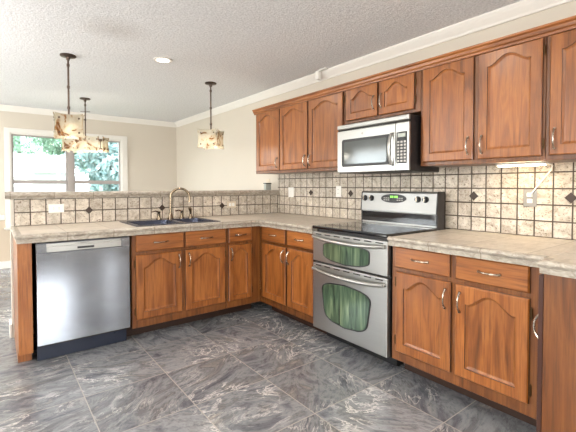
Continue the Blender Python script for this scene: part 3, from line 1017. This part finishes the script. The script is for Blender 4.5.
# under-cabinet light with its cord
c = thing('undercabinet_light', 'lit white strip light under the wall cabinet right of the microwave', 'light', (-.17, -2.89, 1.37))
obj('housing', MB().box(-.205, -.135, -3.028, -2.752, 1.377, 1.3895, .003), 'plastic', c)
obj('tube_cover', MB().box(-.20, -.14, -3.02, -2.76, 1.370, 1.3765, .003), 'tube', c)
pts = [(-.142, -3.031, 1.382), (-.08, -3.034, 1.372), (-.03, -3.01, 1.345), (-.018, -2.95, 1.27), (-.022, -2.905, 1.205), (-.028, -2.887, 1.19)]
cord = tag(obj('power_cord', MB().tube(pts, .0042, 8), 'plastic', None, True), 'thin white cord running from the strip light down to the grey outlet', 'cord')
obj('plug', MB().box(-.034, -.0180, -2.900, -2.874, 1.174, 1.199, .004), 'plastic', cord)

# motion sensor on the crown moulding
c = thing('wall_sensor', 'small white sensor hanging at the crown moulding above the wall cabinets', 'sensor', (-.085, -.90, 2.36))
obj('casing', MB().box(-.112, -.0665, -.925, -.875, 2.356, 2.446, .006), 'white', c)
obj('bracket', MB().box(-.110, -.068, -1.03, -.926, 2.441, 2.4525, .002), 'white', c)


# ---------------------------------------------------------------- ceiling lights
def can(label, x, y, group='recessed ceiling lights'):
    c = thing('recessed_light', label, 'ceiling light', (x, y, ZC - .012), group)
    obj('trim_ring', MB().lathe([(.062, -.0005), (.088, -.0005), (.088, -.006), (.070, -.010), (.062, -.008)], (x, y, ZC), n=32, caps=False), 'white', c, True)
    obj('lens', MB().lathe([(.0, -.001), (.0615, -.001), (.0615, -.006), (.0, -.006)], (x, y, ZC), n=32), 'lens', c)
    d = bpy.data.lights.new('downlight', 'AREA'); d.shape = 'DISK'; d.size = .12; d.energy = CAN_W; d.color = CAN_COL; d.spread = math.radians(170)
    o = bpy.data.objects.new('downlight', d); COL.objects.link(o); o.parent = c; o.location = (0, 0, .002)


can('round lit recessed light in the ceiling above the sink', -1.50, -.25)
for x, y in ((-1.45, -2.35), (-1.45, -4.3), (-3.3, -2.35), (-3.3, -4.3)):
    can('recessed ceiling light nearer than the top edge of the photo', x, y, 'recessed lights above and behind the camera')


for x, y, uw in ((-4.45, -.35, UP_W), (-4.3, -5.7, UP_W * .3)):  # unseen lamps added as fill for the ceiling
    c = thing('added_fill_lamp', 'unseen torchiere lamp added to brighten the ceiling', 'lamp', (x, y, 0), 'added torchiere fill lamps, out of view')
    obj('base', MB().lathe([(.13, .001), (.13, .012), (.03, .03), (.0, .03)], (x, y, 0)), 'bronze', c, True)
    obj('pole', MB().tube([(x, y, .03), (x, y, 1.70)], .011, 10), 'bronze', c, True)
    obj('lamp_bowl', MB().lathe([(.02, 1.69), (.10, 1.72), (.17, 1.80), (.166, 1.80), (.09, 1.735), (.02, 1.71)], (x, y, 0)), 'bronze', c, True)
    d = bpy.data.lights.new('ceiling_fill_light', 'AREA'); d.shape = 'DISK'; d.size = .26; d.energy = uw; d.color = (1.0, .98, .96)
    o = bpy.data.objects.new('ceiling_fill_light', d); COL.objects.link(o); o.parent = c; o.location = (0, 0, 1.79); o.rotation_euler = (PI, 0, 0)


def curved_panel(mb, c, ux, w, h, th=.006, pinch=.10):
    """square glass panel with inward-curving sides and flaring corners; c centre, ux unit along width"""
    ux = Vector(ux); n = Vector((-ux.y, ux.x, 0)); c = Vector(c)
    N = 10
    front, back = [], []
    def pt(s, t):
        # s, t in -1..1; sides pinched
        a = s * (w / 2) * (1 - pinch * (1 - t * t)); b = t * (h / 2) * (1 - pinch * (1 - s * s))
        bow = .012 * (s * s + t * t - .7)
        return c + ux * a + Vector((0, 0, b)) + n * bow
    for (lst, o) in ((front, 0), (back, th)):
        for i in range(N + 1):
            lst.append([mb.b.verts.new(pt(-1 + 2 * i / N, -1 + 2 * j / N) + n * o) for j in range(N + 1)])
    fs = []
    for i in range(N):
        for j in range(N):
            fs.append(mb.b.faces.new((front[i][j], front[i + 1][j], front[i + 1][j + 1], front[i][j + 1])))
            fs.append(mb.b.faces.new((back[i][j + 1], back[i + 1][j + 1], back[i + 1][j], back[i][j])))
    for i in range(N):
        for a, b in (((i, 0), (i + 1, 0)), ((i + 1, N), (i, N)), ((0, i + 1), (0, i)), ((N, i), (N, i + 1))):
            fs.append(mb.b.faces.new((front[a[0]][a[1]], back[a[0]][a[1]], back[b[0]][b[1]], front[b[0]][b[1]])))
    return mb._mark(fs)


def pendant(label, x, y, ang, group):
    c = thing('pendant_light', label, 'pendant light', (x, y, 1.68), group)
    obj('ceiling_canopy', MB().lathe([(.0, 0), (.066, 0), (.068, -.008), (.062, -.014), (.020, -.020), (.014, -.045), (.0, -.045)], (x, y, ZC - .0005)), 'bronze', c, True)
    mb = MB().tube([(x, y, ZC - .04), (x, y, 1.85)], .0085, 10)
    for z in (2.36, 2.16, 1.97):
        mb.tube([(x, y, z - .012), (x, y, z + .012)], .013, 10)
    obj('stem', mb, 'bronze', c, True)
    hw, zc, h = .104, 1.795, .185
    A = Vector((math.cos(ang), math.sin(ang), 0)); B = Vector((-A.y, A.x, 0)); O = Vector((x, y, 0))
    # metal frame holding the four panels
    fr = MB()
    for z in (zc + h * .34, zc - h * .34):
        pts = [O + A * (s * hw * .8) + B * (t * hw * .8) + Vector((0, 0, z)) for s, t in ((1, 1), (-1, 1), (-1, -1), (1, -1), (1, 1))]
        for p0, p1 in zip(pts[:-1], pts[1:]):
            fr.tube([p0, p1], .004, 6)
    for s, t in ((1, 1), (-1, 1), (-1, -1), (1, -1)):
        p = O + A * (s * hw * .8) + B * (t * hw * .8)
        fr.tube([p + Vector((0, 0, zc + h * .34)), p + Vector((0, 0, zc - h * .34))], .004, 6)
    fr.tube([O + A * hw * .8 + Vector((0, 0, zc + h * .34)), O - A * hw * .8 + Vector((0, 0, zc + h * .34))], .005, 6)
    fr.tube([O + B * hw * .8 + Vector((0, 0, zc + h * .34)), O - B * hw * .8 + Vector((0, 0, zc + h * .34))], .005, 6)
    obj('frame', fr, 'bronze', c, True)
    for q in range(4):
        th = ang + q * PI / 2
        nrm = Vector((math.cos(th), math.sin(th), 0)); ux = Vector((nrm.y, -nrm.x, 0))
        ctr = O + nrm * hw + Vector((0, 0, zc))
        mb = MB(); curved_panel(mb, ctr, ux, .225, h + .03)
        g = obj('glass_panel', mb, 'swirl', c, True)
        for s in (-1, 1):
            for t in (-1, 1):
                p = ctr + ux * (s * .078) + Vector((0, 0, t * h * .35))
                obj('bolt', MB().tube([p - nrm * .024, p + nrm * .012, p + nrm * .0121, p + nrm * .018], [.0035, .0035, .009, .006], 8), 'bronze', g, True)
    obj('socket', MB().tube([(x, y, 1.895), (x, y, 1.822)], [.012, .017], 12), 'bronze', c, True)
    obj('bulb', MB().lathe([(.012, .045), (.016, .030), (.028, .005), (.028, -.012), (.016, -.030), (.0, -.036)], (x, y, 1.782)), 'bulb', c, True)
    glow(c, x, y, 1.70, LAMP_W)


def glow(parent, x, y, z, w):
    d = bpy.data.lights.new('bulb_light', 'POINT'); d.energy = w; d.color = (1.0, .90, .76); d.shadow_soft_size = .04
    o = bpy.data.objects.new('bulb_light', d); COL.objects.link(o); o.parent = parent
    o.location = Vector((x, y, z)) - WL[parent.name]


pendant('swirled glass pendant over the left end of the bar, nearest to the camera', -2.24, .16, math.radians(-97), 'glass pendants over the bar')
pendant('swirled glass pendant over the right part of the bar, near the corner', -.766, .228, math.radians(-138), 'glass pendants over the bar')

# dining chandelier: a long box of the same glass
x, y = -1.783, 2.007
c = thing('chandelier', 'long swirled glass chandelier hanging in the dining area before the window', 'chandelier', (x, y, 1.82))
obj('ceiling_canopy', MB().lathe([(.0, 0), (.066, 0), (.068, -.008), (.062, -.014), (.020, -.020), (.014, -.045), (.0, -.045)], (x, y, ZC - .0005)), 'bronze', c, True)
mb = MB().tube([(x, y, ZC - .04), (x, y, 1.875)], .0085, 10)
mb.tube([(x - .055, y + .03, 2.27), (x + .055, y - .03, 2.27)], .004, 6)
for z in (2.36, 2.16):
    mb.tube([(x, y, z - .012), (x, y, z + .012)], .013, 10)
obj('stem', mb, 'bronze', c, True)
ang = -.62
A = Vector((math.cos(ang), math.sin(ang), 0)); B = Vector((-A.y, A.x, 0)); O = Vector((x, y, 0))
L, D, zc, h = .24, .11, 1.82, .17
fr = MB()
for z in (zc + h * .36, zc - h * .36):
    pts = [O + A * (s * L) + B * (t * D * .82) + Vector((0, 0, z)) for s, t in ((1, 1), (-1, 1), (-1, -1), (1, -1), (1, 1))]
    for p0, p1 in zip(pts[:-1], pts[1:]):
        fr.tube([p0, p1], .006, 6)
fr.tube([O + A * L + Vector((0, 0, zc + h * .36)), O - A * L + Vector((0, 0, zc + h * .36))], .007, 6)
for s in (-1, 1):
    for t in (-1, 1):
        p = O + A * (s * L) + B * (t * D * .82)
        fr.tube([p + Vector((0, 0, zc + h * .36)), p - Vector((0, 0, h * .36 - zc))], .005, 6)
obj('frame', fr, 'bronze', c, True)
specs = [(O + B * (s * D), B * s, u) for s in (-1, 1) for u in (-.155, 0, .155)] + [(O + A * (s * (L + .02)), A * s, 0) for s in (-1, 1)]
for ctr, nrm, u in specs:
    ux = Vector((nrm.y, -nrm.x, 0))
    ct_ = ctr + ux * u + Vector((0, 0, zc))
    mb = MB(); curved_panel(mb, ct_, ux, .165 if abs((nrm).dot(B)) > .5 else .20, h + .04)
    g = obj('glass_panel', mb, 'swirl', c, True)
    for s in (-1, 1):
        for t in (-1, 1):
            p = ct_ + ux * (s * .05) + Vector((0, 0, t * h * .36))
            obj('bolt', MB().tube([p - nrm * .02, p + nrm * .012, p + nrm * .0121, p + nrm * .018], [.0035, .0035, .009, .006], 8), 'bronze', g, True)
for u in (-.15, 0, .15):
    p = O + A * u
    obj('bulb', MB().lathe([(.012, .045), (.016, .030), (.028, .005), (.028, -.012), (.016, -.030), (.0, -.036)], (p.x, p.y, 1.805)), 'bulb', c, True)
    glow(c, p.x, p.y, 1.71, LAMP_W)
    obj('socket', MB().tube([(p.x, p.y, 1.881), (p.x, p.y, 1.851)], [.014, .016], 12), 'bronze', c, True)

# ---------------------------------------------------------------- outdoors
tag(obj('lawn', MB().box(-45, 30, -40, 60, -.5, -.35), 'grass'), 'mown lawn outside the windows', 'lawn')['kind'] = 'stuff'


def tree(label, x, y, h, r, mat, n=2600, group=None):
    c = thing('garden_tree', label, 'tree', (x, y, -.35), group)
    mb = MB().tube([(x, y, -.335), (x + .1, y, h * .25), (x - .1, y + .1, h * .5), (x, y, h * .8)], [.03 * h, .024 * h, .016 * h, .006 * h], 8)
    for q in range(5):
        t = q * 1.3
        mb.tube([(x, y, h * (.28 + .08 * q)), (x + r * .6 * math.cos(t), y + r * .6 * math.sin(t), h * (.45 + .09 * q))], [.07, .02], 6)
    obj('trunk', mb, 'bark', c, True)
    mb = MB(); rnd = random.Random(int(x * 97 + y * 31))
    cl = [(rnd.gauss(0, .42) * r, rnd.gauss(0, .42) * r, h * (.62 + rnd.gauss(0, .16)), r * rnd.uniform(.28, .5)) for _ in range(22)]
    fs = []
    for _ in range(n):
        a = rnd.choice(cl)
        v = Vector((rnd.gauss(0, 1), rnd.gauss(0, 1), rnd.gauss(0, 1))).normalized() * a[3] * rnd.uniform(.6, 1.05)
        p = Vector((x + a[0], y + a[1], a[2])) + v
        s = rnd.uniform(.09, .2)
        e1 = Vector((rnd.gauss(0, 1), rnd.gauss(0, 1), rnd.gauss(0, 1))).normalized(); e2 = e1.orthogonal().normalized()
        e3 = e1.cross(e2) * .2 * s
        fs.append(mb.b.faces.new([mb.b.verts.new(p + e1 * s), mb.b.verts.new(p + e2 * s * .5 + e3), mb.b.verts.new(p - e1 * s), mb.b.verts.new(p - e2 * s * .5 + e3)]))
    obj('foliage', mb, mat, c)


g_ = 'trees beyond the dining window'
tree('leafy tree above the pale house roof, at the left of the left window pane', -3.4, 29, 7.6, 2.0, 'leaf_a', 5200, g_)
tree('leafy tree above the pale house roof, beside the window mullion', 1.9, 29, 7.4, 2.0, 'leaf_a', 5200, g_)
tree('leafy tree above the middle of the pale house roof', -.8, 38, 9.4, 2.6, 'leaf_a', 5200, g_)
tree('blue-green tree filling the right window pane', 1.3, 14.0, 4.9, 1.5, 'leaf_b', 4200, g_)
tree('low blue-green shrub at the bottom of the right window pane', .35, 9.5, 2.6, .9, 'leaf_b', 2400, g_)
tree('tall green tree at the right edge of the right window pane', 5.6, 18, 7.4, 2.0, 'leaf_b', 3400, g_)
for x, y, h in ((-10.5, 2.2, 6.5), (-11.5, 9.0, 7.5), (-18, 5.6, 7.0)):
    tree('leafy tree outside the patio door', x, y, h, 2.2, 'leaf_a', 2200, 'trees outside the patio door')

hx, hy = -1.6, 21.0
c = thing('neighbour_house', 'pale house with a light roof seen through the left window pane', 'house', (-3.2, 22.2, -.349))
obj('wall', MB().box(-7.5, .7, 20.0, 24.4, -.349, 1.95), 'siding', c)
obj('roof', MB().prism([(-8.0, 19.6, 1.951), (-8.0, 24.8, 1.951), (-8.0, 22.2, 3.05)], (9.0, 0, 0)), 'roof', c)
